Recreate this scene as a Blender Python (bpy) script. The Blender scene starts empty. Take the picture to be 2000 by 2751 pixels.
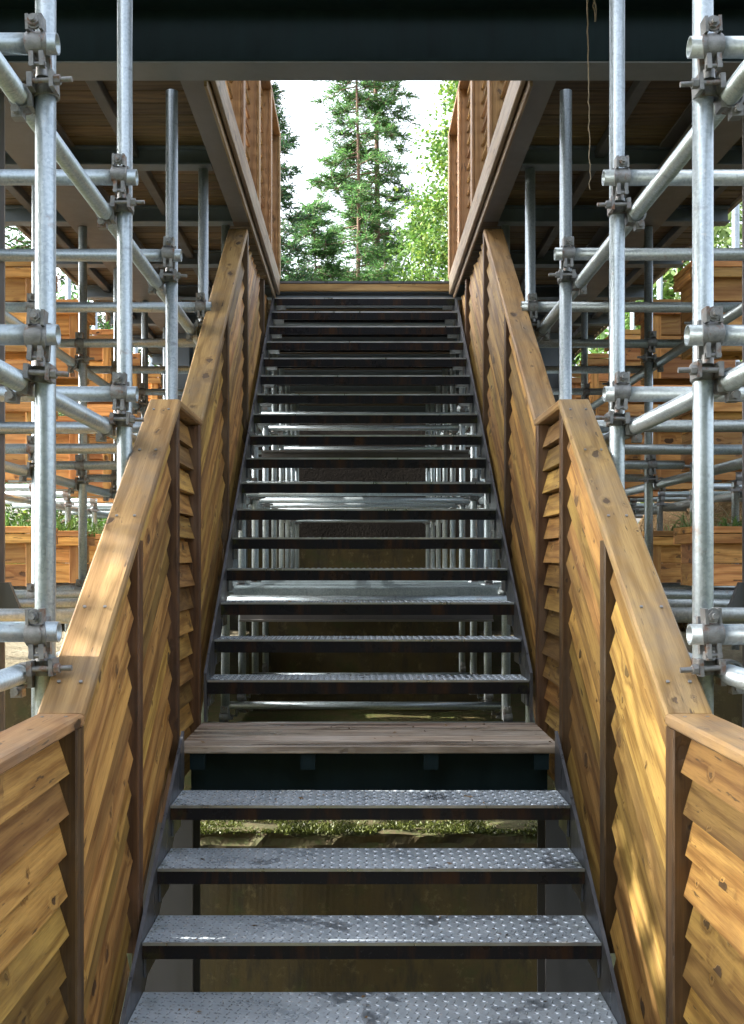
import bpy, math, random
import numpy as np
from mathutils import Vector, Matrix
R = math.radians
random.seed(7)
rng = np.random.default_rng(11)
sc = bpy.context.scene
COL = sc.collection

# ------------------------------------------------------------------ camera, sky, sun, exposure
cam_d = bpy.data.cameras.new('camera')
cam = bpy.data.objects.new('camera', cam_d); COL.objects.link(cam)
cam.location = (-0.04, 0, 1.6); cam.rotation_euler = (R(90), 0, 0)
cam_d.sensor_width = 36; cam_d.lens = 38.1
cam_d.shift_x = 0.0121; cam_d.shift_y = 0.0467
cam_d.clip_start = 0.05; cam_d.clip_end = 3000
sc.camera = cam
SUN_EL, SUN_AZ = 35.0, -88.0          # azimuth measured from +Y (view direction), negative = to the left
world = bpy.data.worlds.new('World'); sc.world = world; world.use_nodes = True
wn = world.node_tree.nodes; wl = world.node_tree.links
bg = wn['Background']
sky = wn.new('ShaderNodeTexSky'); sky.sky_type = 'NISHITA'; sky.sun_disc = False
sky.sun_elevation = R(SUN_EL); sky.sun_rotation = R(SUN_AZ)
sky.altitude = 300; sky.air_density = 1.0; sky.dust_density = 7.0; sky.ozone_density = 1.0
haze_sat = wn.new('ShaderNodeHueSaturation'); haze_sat.inputs['Saturation'].default_value = .38      # thin high cloud
wl.new(sky.outputs[0], haze_sat.inputs['Color']); wl.new(haze_sat.outputs[0], bg.inputs[0]); bg.inputs[1].default_value = 0.15
sun_d = bpy.data.lights.new('sun', 'SUN'); sun_d.energy = 2.3; sun_d.angle = R(0.5); sun_d.color = (1, .94, .84)
sun = bpy.data.objects.new('sun', sun_d); COL.objects.link(sun)
sdir = Vector((math.sin(R(SUN_AZ))*math.cos(R(SUN_EL)), math.cos(R(SUN_AZ))*math.cos(R(SUN_EL)), math.sin(R(SUN_EL))))
sun.rotation_euler = sdir.to_track_quat('Z', 'Y').to_euler()
sun.location = (-10, 0, 20)
vs = sc.view_settings
vs.view_transform = 'Standard'; vs.look = 'None'; vs.exposure = 2.88; vs.gamma = 1.0; vs.use_curve_mapping = False

# ------------------------------------------------------------------ materials
def new_mat(name):
    m = bpy.data.materials.new(name); m.use_nodes = True
    nt = m.node_tree; b = nt.nodes['Principled BSDF']
    return m, nt, b
class NT:
    def __init__(s, nt): s.nt = nt
    def n(s, t, **kw):
        nd = s.nt.nodes.new(t)
        for k, v in kw.items(): setattr(nd, k, v)
        return nd
    def link(s, a, b): s.nt.links.new(a, b)
    def set(s, sock, v):
        if hasattr(v, 'is_linked') or hasattr(v, 'links'): s.link(v, sock)
        else: sock.default_value = v
    def math(s, op, a, b=0.0, c=0.0, clamp=False):
        nd = s.n('ShaderNodeMath', operation=op); nd.use_clamp = clamp
        s.set(nd.inputs[0], a); s.set(nd.inputs[1], b)
        if len(nd.inputs) > 2: s.set(nd.inputs[2], c)
        return nd.outputs[0]
    def vmath(s, op, a, b):
        nd = s.n('ShaderNodeVectorMath', operation=op)
        s.set(nd.inputs[0], a); s.set(nd.inputs[1], b); return nd.outputs[0]
    def noise(s, vec, scale=5, detail=3, rough=.5, dist=0.0, col=False):
        nd = s.n('ShaderNodeTexNoise')
        if vec is not None: s.link(vec, nd.inputs['Vector'])
        nd.inputs['Scale'].default_value = scale; nd.inputs['Detail'].default_value = detail
        nd.inputs['Roughness'].default_value = rough; nd.inputs['Distortion'].default_value = dist
        return nd.outputs['Color' if col else 'Fac']
    def ramp(s, fac, stops, interp='LINEAR'):
        nd = s.n('ShaderNodeValToRGB'); cr = nd.color_ramp; cr.interpolation = interp
        while len(cr.elements) < len(stops): cr.elements.new(.5)
        for e, (p, c) in zip(cr.elements, stops):
            e.position = p; e.color = c if len(c) == 4 else (*c, 1)
        s.link(fac, nd.inputs[0]); return nd.outputs[0]
    def step(s, fac, lo, hi, a=0.0, b=1.0):
        nd = s.n('ShaderNodeMapRange'); nd.clamp = True
        s.set(nd.inputs[0], fac)
        for i, v in zip((1, 2, 3, 4), (lo, hi, a, b)): s.set(nd.inputs[i], v)
        return nd.outputs[0]
    def mix(s, fac, a, b, mode='MIX'):
        nd = s.n('ShaderNodeMix', data_type='RGBA', blend_type=mode); nd.clamp_result = False
        s.set(nd.inputs[0], fac)
        s.set(nd.inputs[6], a if not isinstance(a, tuple) or len(a) == 4 else (*a, 1))
        s.set(nd.inputs[7], b if not isinstance(b, tuple) or len(b) == 4 else (*b, 1))
        return nd.outputs[2]
    def bump(s, h, strength=.3, dist=.01, normal=None):
        nd = s.n('ShaderNodeBump'); nd.inputs['Strength'].default_value = strength
        nd.inputs['Distance'].default_value = dist; s.link(h, nd.inputs['Height'])
        if normal is not None: s.link(normal, nd.inputs['Normal'])
        return nd.outputs[0]
    def scale(s, vec, xyz, off=None):
        v = s.vmath('MULTIPLY', vec, xyz)
        if off is not None: v = s.vmath('ADD', v, off)
        return v

def wood(name, c_light, c_dark, c_knot=(.035, .018, .008), rough=.55, knots=.45, weather=.25, weather_col=(.22, .19, .15), grain=1.0, gloss_wet=False, spread=.22):
    m, nt, b = new_mat(name); k = NT(nt)
    uv = k.n('ShaderNodeUVMap').outputs[0]
    oi = k.n('ShaderNodeObjectInfo')
    rnd = oi.outputs['Random']
    off = k.n('ShaderNodeCombineXYZ'); k.link(k.math('MULTIPLY', rnd, 37.0), off.inputs[0]); k.link(k.math('MULTIPLY', rnd, 91.3), off.inputs[1]); k.link(k.math('MULTIPLY', rnd, 17.0), off.inputs[2])
    p = k.vmath('ADD', uv, off.outputs[0])
    warp = k.noise(k.scale(p, (1.6, 9, 1)), 1.0, 2, .5)
    w2 = k.math('MULTIPLY', k.math('SUBTRACT', warp, .5), 1.6)
    # knots
    vo = k.n('ShaderNodeTexVoronoi'); vo.voronoi_dimensions = '2D'; vo.feature = 'F1'; vo.inputs['Scale'].default_value = 1.0
    wob = k.vmath('MULTIPLY', k.vmath('SUBTRACT', k.noise(p, 26, 2, .6, col=True), (.5, .5, .5)), (.34, .34, 0))
    k.link(k.vmath('ADD', k.scale(p, (6.0, 11.0, 1)), wob), vo.inputs['Vector']); vo.inputs['Randomness'].default_value = 1.0
    sx = k.n('ShaderNodeSeparateColor'); k.link(vo.outputs['Color'], sx.inputs[0])
    on = k.step(sx.outputs[0], 1-knots-.01, 1-knots)
    ksize = k.step(k.math('POWER', sx.outputs[1], 2.2), 0, 1, .035, .20)
    kd = k.math('DIVIDE', vo.outputs['Distance'], ksize)
    kmask = k.math('MULTIPLY', on, k.step(kd, .82, 1.08, 1, 0))
    kring = k.math('MULTIPLY', on, k.step(kd, .9, 3.2, 1, 0))
    sep = k.n('ShaderNodeSeparateXYZ'); k.link(p, sep.inputs[0])
    ring = k.math('ADD', k.math('MULTIPLY', sep.outputs[1], 30.0 * grain), k.math('ADD', k.math('MULTIPLY', w2, 3.2), k.math('MULTIPLY', kring, 1.3)))
    ring = k.math('SINE', k.math('MULTIPLY', ring, 6.283 * .55))
    ringf = k.step(ring, -1, 1)
    ringf = k.math('POWER', ringf, 1.6)
    fib = k.noise(k.scale(p, (3.5, 130, 1)), 1.0, 3, .7)
    tone = k.noise(k.scale(p, (1.2, 5, 1)), 1.0, 3, .6)
    f = k.math('ADD', k.math('MULTIPLY', ringf, .46), k.math('ADD', k.math('MULTIPLY', k.step(tone, .3, .7), .34), k.math('MULTIPLY', k.step(fib, .35, .65), .34)))
    col = k.mix(k.step(f, .22, .90), c_light, c_dark)
    fine = k.noise(k.scale(p, (14, 420, 1)), 1.0, 2, .6)
    col = k.mix(k.step(fine, .55, .72, 0, .45), col, tuple(c*.6 for c in c_dark))
    hs = k.n('ShaderNodeHueSaturation')
    k.link(k.step(rnd, 0, 1, .5-.014, .5+.010), hs.inputs['Hue'])
    wnz = k.n('ShaderNodeTexWhiteNoise'); wnz.noise_dimensions = '1D'; k.link(k.math('MULTIPLY', rnd, 53.1), wnz.inputs['W'])
    k.link(k.step(wnz.outputs['Value'], 0, 1, 1-spread*1.3, 1+spread), hs.inputs['Value'])
    hs.inputs['Saturation'].default_value = 1.0
    k.link(col, hs.inputs['Color']); col = hs.outputs[0]
    col = k.mix(k.math('MULTIPLY', kring, .30), col, tuple(c*.55 for c in c_dark))
    col = k.mix(k.math('MULTIPLY', kmask, k.step(sx.outputs[2], 0, 1, .45, .95)), col, c_knot)
    # long darker streaks and end staining
    stk = k.noise(k.scale(p, (1.4, 22, 1)), 1.0, 4, .65)
    col = k.mix(k.step(stk, .54, .72, 0, .55), col, tuple(c*.5 for c in c_dark))
    # short dark checks and stains along the grain
    chk = k.noise(k.scale(p, (7, 55, 1)), 1.0, 3, .6)
    col = k.mix(k.step(chk, .66, .70, 0, .8), col, c_knot)
    geo = k.n('ShaderNodeTexCoord')
    wea = k.noise(geo.outputs['Object'], 3.1, 4, .65)
    wea2 = k.noise(k.scale(p, (2.2, 3.4, 1)), 1.0, 4, .7)
    wm = k.math('MULTIPLY', k.step(wea2, .46, .72), weather, clamp=True)
    col = k.mix(wm, col, weather_col)
    k.link(col, b.inputs['Base Color'])
    r = k.step(k.math('ADD', tone, k.math('MULTIPLY', fib, .3)), .3, 1.0, rough-.08, rough+.15)
    if gloss_wet:
        wet = k.noise(k.scale(p, (1.1, 9, 1)), 1.0, 3, .55)
        wf = k.step(wet, .50, .60)
        r = k.math('SUBTRACT', r, k.math('MULTIPLY', wf, rough-.12), clamp=True)
        col2 = k.mix(k.math('MULTIPLY', wf, .55), col, tuple(c*.35 for c in c_dark)); k.link(col2, b.inputs['Base Color'])
    k.link(r, b.inputs['Roughness'])
    b.inputs['Specular IOR Level'].default_value = .4
    h = k.math('ADD', k.math('MULTIPLY', ringf, -.5), k.math('ADD', k.math('MULTIPLY', fib, .6), k.math('MULTIPLY', kmask, -1.0)))
    k.link(k.bump(h, .5, .004), b.inputs['Normal'])
    return m

M = {}
M['board'] = wood('timber_board', (.40, .245, .066), (.175, .088, .019), knots=.38, weather=.45, weather_col=(.15, .09, .036), spread=.42)
M['cap'] = wood('timber_cap', (.36, .225, .092), (.21, .115, .039), knots=.36, weather=.65, weather_col=(.15, .125, .10), spread=.08, grain=.7)
M['post'] = wood('timber_post', (.105, .058, .021), (.05, .025, .009), knots=.2, weather=.25)
M['louver'] = wood('timber_louver', (.36, .215, .085), (.21, .112, .038), knots=.2, weather=.25, weather_col=(.24, .17, .10))
M['fascia'] = wood('timber_fascia', (.25, .185, .105), (.14, .095, .05), knots=.2, weather=.5, weather_col=(.23, .21, .16))
M['planter'] = wood('timber_planter', (.68, .37, .115), (.40, .175, .042), knots=.3, weather=.6, weather_col=(.24, .11, .045), spread=.35)
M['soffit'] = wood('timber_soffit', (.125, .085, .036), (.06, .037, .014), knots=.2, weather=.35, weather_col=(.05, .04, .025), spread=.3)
M['landing'] = wood('timber_landing', (.50, .41, .325), (.25, .18, .125), knots=.1, weather=.55, weather_col=(.60, .56, .51), rough=.34, gloss_wet=True)

def galv():
    m, nt, b = new_mat('galvanised_steel'); k = NT(nt)
    tc = k.n('ShaderNodeTexCoord').outputs['Object']
    oi = k.n('ShaderNodeObjectInfo').outputs['Random']
    off = k.n('ShaderNodeCombineXYZ'); k.link(k.math('MULTIPLY', oi, 50), off.inputs[0]); k.link(k.math('MULTIPLY', oi, 31), off.inputs[2])
    p = k.vmath('ADD', tc, off.outputs[0])
    vo = k.n('ShaderNodeTexVoronoi'); vo.inputs['Scale'].default_value = 130; k.link(p, vo.inputs['Vector'])
    sp = k.n('ShaderNodeSeparateColor'); k.link(vo.outputs['Color'], sp.inputs[0])
    st = k.noise(k.scale(p, (60, 60, 2.5)), 1.0, 3, .6)
    big = k.noise(p, 4, 4, .6)
    f = k.math('ADD', k.math('MULTIPLY', sp.outputs[0], .3), k.math('ADD', k.math('MULTIPLY', st, .5), k.math('MULTIPLY', big, .6)))
    col = k.mix(k.step(f, .35, 1.05), (.22, .27, .30), (.44, .51, .55))
    sc_ = k.noise(k.scale(p, (90, 90, 14)), 1.0, 3, .7)
    col = k.mix(k.step(sc_, .66, .78, 0, .7), col, (.10, .095, .08))
    rust = k.noise(p, 9, 4, .7)
    col = k.mix(k.step(rust, .64, .74, 0, .65), col, (.20, .11, .05))
    spl = k.noise(p, 17, 5, .75)
    col = k.mix(k.step(spl, .64, .70, 0, .55), col, (.50, .49, .46))
    scr = k.noise(k.scale(p, (8, 8, 26)), 1.0, 4, .7)
    col = k.mix(k.step(scr, .60, .72, 0, .5), col, (.12, .125, .125))
    k.link(col, b.inputs['Base Color']); b.inputs['Metallic'].default_value = .62
    k.link(k.step(f, .3, 1.1, .30, .47), b.inputs['Roughness'])
    k.link(k.bump(k.math('ADD', st, k.math('MULTIPLY', sc_, .6)), .12, .002), b.inputs['Normal'])
    return m
M['galv'] = galv()
M['joist'] = None

def coupler_mat():
    m, nt, b = new_mat('forged_steel'); k = NT(nt)
    tc = k.n('ShaderNodeTexCoord').outputs['Object']
    oi = k.n('ShaderNodeObjectInfo').outputs['Random']
    off = k.n('ShaderNodeCombineXYZ'); k.link(k.math('MULTIPLY', oi, 50), off.inputs[0])
    p = k.vmath('ADD', tc, off.outputs[0])
    n = k.noise(p, 40, 4, .65)
    col = k.mix(k.step(n, .3, .7), (.13, .137, .142), (.26, .27, .275))
    ru = k.noise(p, 22, 4, .7)
    col = k.mix(k.step(ru, .55, .68, 0, .85), col, (.15, .065, .025))
    k.link(col, b.inputs['Base Color']); b.inputs['Metallic'].default_value = .45
    k.link(k.step(n, .3, .7, .42, .62), b.inputs['Roughness'])
    k.link(k.bump(n, .25, .003), b.inputs['Normal'])
    return m
M['coupler'] = coupler_mat()

def painted(name, c1, c2, rough=.5, rust=.15, streak=.5, metallic=.0):
    m, nt, b = new_mat(name); k = NT(nt)
    g = k.n('ShaderNodeNewGeometry').outputs['Position']
    n = k.noise(g, 2.5, 4, .6)
    s = k.noise(k.scale(g, (14, 14, 1.2)), 1.0, 4, .65)
    col = k.mix(k.step(k.math('ADD', k.math('MULTIPLY', n, .5), k.math('MULTIPLY', s, streak)), .25, .75), c1, c2)
    r = k.noise(k.scale(g, (22, 22, 4)), 1.0, 4, .7)
    col = k.mix(k.step(r, .80-rust, .90-rust, 0, .75), col, (.16, .075, .03))
    k.link(col, b.inputs['Base Color']); b.inputs['Metallic'].default_value = metallic
    k.link(k.step(s, .3, .7, rough-.1, rough+.12), b.inputs['Roughness'])
    k.link(k.bump(k.noise(g, 120, 2, .5), .06, .001), b.inputs['Normal'])
    return m
M['steel'] = painted('painted_steel_grey', (.065, .085, .108), (.12, .15, .18), rough=.46, rust=.05)
M['header'] = painted('dark_shaded_steel', (.003, .008, .010), (.012, .026, .030), rough=.55, rust=.08)  # dark paint plus the shade under deck and landing, mixed into the colour
M['joist'] = painted('painted_steel_joist', (.05, .052, .055), (.09, .09, .092), rough=.55, rust=.05)
M['pale_column'] = painted('pale_grey_steel', (.15, .15, .16), (.22, .215, .22), rough=.5, rust=.02)
M['flange'] = painted('grey_blue_lit_steel', (.10, .115, .13), (.16, .17, .18), rough=.42, rust=.03)  # lighter copy of the header steel: bounce light on its underside is coloured in
M['column'] = painted('painted_steel_column', (.026, .027, .031), (.042, .042, .046), rough=.5, rust=.02)
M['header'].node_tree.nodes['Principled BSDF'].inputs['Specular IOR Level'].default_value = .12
M['beam'] = painted('painted_steel_beam', (.085, .083, .085), (.15, .142, .138), rough=.55, rust=.08)
M['stringer'] = painted('painted_steel_stringer', (.07, .075, .085), (.16, .165, .18), rough=.33, rust=.06, metallic=.5)

def tread_mat():
    m, nt, b = new_mat('chequer_plate'); k = NT(nt)
    g = k.n('ShaderNodeNewGeometry'); P = g.outputs['Position']
    sn = k.n('ShaderNodeSeparateXYZ'); k.link(g.outputs['Normal'], sn.inputs[0])
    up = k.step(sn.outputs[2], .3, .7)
    n = k.noise(P, 6, 5, .65)
    spk = k.noise(P, 90, 2, .6)
    col = k.mix(k.step(n, .3, .7), (.36, .42, .47), (.54, .61, .67))
    col = k.mix(k.math('SUBTRACT', 1.0, up), col, (.020, .020, .023))  # lip faces near black: their shade is put into the colour
    col = k.mix(k.step(spk, .62, .75, 0, .55), col, (.05, .05, .055))
    wet = k.noise(P, 3.3, 4, .6, .4)
    wf = k.math('MULTIPLY', k.step(wet, .58, .66), up)
    col = k.mix(k.math('MULTIPLY', wf, .62), col, (.045, .052, .06))
    # rust and run-off marks on the folded front lip
    rs = k.noise(k.scale(P, (10, 10, 1.4)), 1.0, 4, .7)
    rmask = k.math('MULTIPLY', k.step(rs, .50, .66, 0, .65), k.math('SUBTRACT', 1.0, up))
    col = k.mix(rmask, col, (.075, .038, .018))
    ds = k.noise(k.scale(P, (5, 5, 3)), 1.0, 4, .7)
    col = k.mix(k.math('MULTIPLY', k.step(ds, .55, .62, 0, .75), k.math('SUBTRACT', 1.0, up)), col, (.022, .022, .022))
    mo = k.noise(P, 14, 4, .7)
    sx = k.n('ShaderNodeSeparateXYZ'); k.link(P, sx.inputs[0])
    edge = k.step(k.math('ABSOLUTE', sx.outputs[0]), .66, .75)
    col = k.mix(k.math('MULTIPLY', k.step(mo, .5, .62, 0, .6), edge), col, (.07, .075, .02))
    k.link(col, b.inputs['Base Color']); b.inputs['Metallic'].default_value = .3
    k.link(k.step(up, 0, 1, .08, .6), b.inputs['Specular IOR Level'])
    rr = k.step(n, .3, .7, .24, .38)
    k.link(k.math('SUBTRACT', rr, k.math('MULTIPLY', wf, .22), clamp=True), b.inputs['Roughness'])
    k.link(k.bump(spk, .05, .001), b.inputs['Normal'])
    return m
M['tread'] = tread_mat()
M['nosing'] = painted('worn_steel_edge', (.30, .32, .34), (.62, .64, .66), rough=.34, rust=.1, metallic=.8)

def concrete(name, base1, base2, moss=.5):
    m, nt, b = new_mat(name); k = NT(nt)
    g = k.n('ShaderNodeNewGeometry'); P = g.outputs['Position']
    sn = k.n('ShaderNodeSeparateXYZ'); k.link(g.outputs['Normal'], sn.inputs[0])
    up = k.step(sn.outputs[2], .2, .6)
    n = k.noise(P, 1.6, 6, .65); f = k.noise(P, 30, 4, .6)
    col = k.mix(k.step(n, .3, .72), base1, base2)
    st = k.noise(k.scale(P, (3.2, 3.2, .5)), 1.0, 5, .7)
    col = k.mix(k.step(st, .50, .64, 0, .85), col, (.035, .030, .014))
    st2 = k.noise(k.scale(P, (1.7, 1.7, .35)), 1.0, 4, .6)
    col = k.mix(k.step(st2, .52, .68, 0, .7), col, (.055, .036, .007))
    st3 = k.noise(k.scale(P, (9, 9, 2.2)), 1.0, 6, .75)
    col = k.mix(k.step(st3, .50, .62, 0, .7), col, (.012, .011, .005))
    st4 = k.noise(P, 7.5, 6, .75)
    col = k.mix(k.step(st4, .56, .66, 0, .6), col, (.12, .095, .04))
    pit = k.noise(P, 55, 2, .6)
    col = k.mix(k.step(pit, .68, .76, 0, .8), col, (.03, .026, .018))
    ms = k.noise(P, 3.4, 6, .7)
    col = k.mix(k.math('MULTIPLY', k.step(ms, .66-moss*.25, .76-moss*.25), .8), col, (.030, .034, .005))
    soil = k.mix(k.step(f, .35, .65), (.07, .05, .022), (.045, .06, .010))
    col = k.mix(k.math('MULTIPLY', up, .9), col, soil)
    k.link(col, b.inputs['Base Color']); b.inputs['Roughness'].default_value = .85
    h = k.math('ADD', f, k.math('MULTIPLY', pit, -.6))
    k.link(k.bump(h, .25, .004), b.inputs['Normal'])
    return m
M['concrete'] = concrete('mossy_concrete', (.020, .014, .0022), (.066, .047, .010), .5)

def soil_mat(name, c1, c2, c3):
    m, nt, b = new_mat(name); k = NT(nt)
    P = k.n('ShaderNodeNewGeometry').outputs['Position']
    n = k.noise(P, 4, 6, .7); f = k.noise(P, 26, 4, .7)
    col = k.mix(k.step(n, .35, .65), c1, c2); col = k.mix(k.step(f, .5, .7), col, c3)
    k.link(col, b.inputs['Base Color']); b.inputs['Roughness'].default_value = .95
    b.inputs['Specular IOR Level'].default_value = .05
    k.link(k.bump(f, .9, .05), b.inputs['Normal']); return m
M['soil'] = soil_mat('soil', (.13, .085, .045), (.21, .145, .08), (.07, .045, .02))
M['dark_slope'] = soil_mat('dark_slope_cover', (.022, .03, .012), (.03, .045, .014), (.012, .016, .007))
M['under_deck_dark'] = soil_mat('under_deck_shade', (.003, .0025, .002), (.005, .004, .003), (.002, .0015, .001))  # near black: the darkness under the deck is put into the bank's colour
M['bounce_ground'] = soil_mat('pale_bounce_ground', (.15, .13, .09), (.20, .185, .14), (.09, .09, .05))  # pale tone added on the terraces to bounce light into the scaffold
M['ground'] = soil_mat('forest_ground', (.10, .075, .04), (.06, .085, .025), (.13, .10, .05))

def leafm(name, c1, c2, c3, trans=.35):
    m, nt, b = new_mat(name); k = NT(nt)
    g = k.n('ShaderNodeNewGeometry'); r = g.outputs['Random Per Island']
    col = k.ramp(r, [(0, c1), (.55, c2), (1, c3)])
    k.link(col, b.inputs['Base Color']); b.inputs['Roughness'].default_value = .5
    t = k.n('ShaderNodeBsdfTranslucent'); k.link(k.mix(.0, col, col), t.inputs[0])
    mx = k.n('ShaderNodeMixShader'); mx.inputs[0].default_value = trans
    k.link(b.outputs[0], mx.inputs[1]); k.link(t.outputs[0], mx.inputs[2])
    k.link(mx.outputs[0], nt.nodes['Material Output'].inputs[0]); return m
M['conifer'] = leafm('cedar_needles', (.030, .085, .032), (.062, .16, .045), (.13, .28, .065), .45)
M['fir'] = leafm('fir_needles', (.024, .07, .038), (.045, .115, .05), (.09, .19, .06), .4)
M['maple'] = leafm('broad_leaves', (.045, .115, .02), (.085, .18, .03), (.19, .26, .04), .38)
M['bamboo'] = leafm('shrub_leaves', (.05, .12, .02), (.09, .19, .035), (.17, .27, .06), .4)
M['grassy'] = leafm('grass_blades', (.07, .12, .035), (.12, .19, .06), (.20, .26, .10), .4)
M['mossleaf'] = leafm('moss_tufts', (.035, .045, .006), (.065, .085, .010), (.10, .12, .02), .15)
def bark_mat(name, c1, c2):
    m, nt, b = new_mat(name); k = NT(nt)
    P = k.n('ShaderNodeTexCoord').outputs['Object']
    n = k.noise(k.scale(P, (18, 18, 3)), 1.0, 4, .7)
    k.link(k.mix(k.step(n, .3, .7), c1, c2), b.inputs['Base Color']); b.inputs['Roughness'].default_value = .9
    k.link(k.bump(n, .6, .02), b.inputs['Normal']); return m
M['bark'] = bark_mat('bark', (.075, .045, .03), (.19, .12, .085))
M['twig'] = bark_mat('dry_twig', (.16, .12, .08), (.30, .25, .17))

# ------------------------------------------------------------------ object helpers
def link(o): COL.objects.link(o); return o
def thing(name, label, cat, loc=(0, 0, 0), group=None):
    e = bpy.data.objects.new(name, None); link(e); e.location = loc; e.empty_display_size = .2
    e['label'] = label; e['category'] = cat
    if group: e['group'] = group
    return e
def attach(o, parent):
    if parent is None: return o
    loc = Vector(parent.location); par = parent
    o.parent = par
    if par.type == 'EMPTY' and par.parent is None:
        o.matrix_parent_inverse = Matrix.Translation(-loc)
    return o
def sub(o, part):
    """o becomes a sub-part of a part: o already has its world matrix in matrix_basis"""
    o.parent = part
    o.matrix_parent_inverse = part.matrix_basis.inverted()
    return o
def mk(name, mesh, mat, parent=None, mw=None):
    if mat is not None and not mesh.materials: mesh.materials.append(mat)
    o = bpy.data.objects.new(name, mesh); link(o)
    if mw is not None: o.matrix_basis = mw
    return attach(o, parent)
def tag(o, label=None, cat=None, group=None, kind=None):
    if label: o['label'] = label
    if cat: o['category'] = cat
    if group: o['group'] = group
    if kind: o['kind'] = kind
    return o
def mesh_from(name, verts, faces, uvs=None, smooth=False):
    me = bpy.data.meshes.new(name); me.from_pydata([tuple(v) for v in verts], [], faces)
    if uvs is not None:
        ul = me.uv_layers.new(name='UVMap')
        i = 0
        for fuv in uvs:
            for t in fuv: ul.data[i].uv = t; i += 1
    if smooth: me.polygons.foreach_set('use_smooth', [True]*len(me.polygons))
    me.update(); return me
_cache = {}
def timber_mesh(L, w, t, ch=.004, mat='board'):
    key = ('t', round(L, 3), round(w, 4), round(t, 4), ch, mat)
    if key in _cache: return _cache[key]
    a, b = w/2, t/2; c = min(ch, a*.4, b*.4)
    prof = [(-a+c, -b), (a-c, -b), (a, -b+c), (a, b-c), (a-c, b), (-a+c, b), (-a, b-c), (-a, -b+c)]
    per = [0]
    for i in range(8): per.append(per[-1] + math.dist(prof[i], prof[(i+1) % 8]))
    V = [(0, y, z) for y, z in prof] + [(L, y, z) for y, z in prof]
    F, U = [], []
    for i in range(8):
        j = (i+1) % 8
        F.append((i, j, 8+j, 8+i)); U.append(((0, per[i]), (0, per[i+1]), (L, per[i+1]), (L, per[i])))
    F.append(tuple(range(7, -1, -1))); U.append([(prof[i][0]*.15, prof[i][1]) for i in range(7, -1, -1)])
    F.append(tuple(range(8, 16))); U.append([(prof[i][0]*.15, prof[i][1]) for i in range(8)])
    me = mesh_from('timber', V, F, U); me.materials.append(M[mat]); _cache[key] = me
    return me
def frame(p0, p1, up):
    p0, p1 = Vector(p0), Vector(p1); a = (p1-p0); L = a.length; a.normalize()
    u = Vector(up); u = (u - a*u.dot(a)).normalized(); s = u.cross(a)
    mw = Matrix(((a.x, s.x, u.x, p0.x), (a.y, s.y, u.y, p0.y), (a.z, s.z, u.z, p0.z), (0, 0, 0, 1)))
    return L, mw
def timber(name, p0, p1, w, t, mat, parent=None, up=(0, 0, 1), ch=.004):
    L, mw = frame(p0, p1, up)
    return mk(name, timber_mesh(L, w, t, ch, mat), None, parent, mw)
def hbeam_mesh(L, h, w, tf, tw, mat):
    key = ('h', round(L, 3), h, w, tf, tw, mat)
    if key in _cache: return _cache[key]
    a, b, c = w/2, h/2, tw/2
    prof = [(-a, -b), (a, -b), (a, -b+tf), (c, -b+tf), (c, b-tf), (a, b-tf), (a, b), (-a, b), (-a, b-tf), (-c, b-tf), (-c, -b+tf), (-a, -b+tf)]
    n = 12
    V = [(0, y, z) for y, z in prof] + [(L, y, z) for y, z in prof]
    F = [(i, (i+1) % n, n+(i+1) % n, n+i) for i in range(n)] + [tuple(range(n-1, -1, -1)), tuple(range(n, 2*n))]
    me = mesh_from('h_section', V, F); me.materials.append(M[mat]); _cache[key] = me; return me
def hbeam(name, p0, p1, h, w, mat='beam', parent=None, up=(0, 0, 1), tf=.012, tw=.009):
    L, mw = frame(p0, p1, up); return mk(name, hbeam_mesh(L, h, w, tf, tw, mat), None, parent, mw)
def tube_mesh(L, r, seg=16, wall=.004, mat='galv'):
    key = ('p', round(L, 3), r, seg, wall, mat)
    if key in _cache: return _cache[key]
    V, F = [], []
    for (z, rr) in ((0, r), (L, r), (L, r-wall), (0, r-wall)):
        for i in range(seg):
            a = 2*math.pi*i/seg; V.append((rr*math.cos(a), rr*math.sin(a), z))
    for ring in range(4):
        q = (ring+1) % 4
        for i in range(seg):
            j = (i+1) % seg
            F.append((ring*seg+i, ring*seg+j, q*seg+j, q*seg+i))
    me = mesh_from('tube', V, F, smooth=True)
    sm = [True]*len(F)
    for i in range(seg): sm[seg+i] = False; sm[3*seg+i] = False
    me.polygons.foreach_set('use_smooth', sm)
    me.materials.append(M[mat]); _cache[key] = me; return me
PR = .0283
def pipe(name, p0, p1, parent, r=PR, seg=16):
    p0, p1 = Vector(p0), Vector(p1); d = p1-p0; L = d.length
    q = d.to_track_quat('Z', 'Y')
    mw = Matrix.Translation(p0) @ q.to_matrix().to_4x4()
    return mk(name, tube_mesh(L, r, seg), None, parent, mw)

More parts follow.
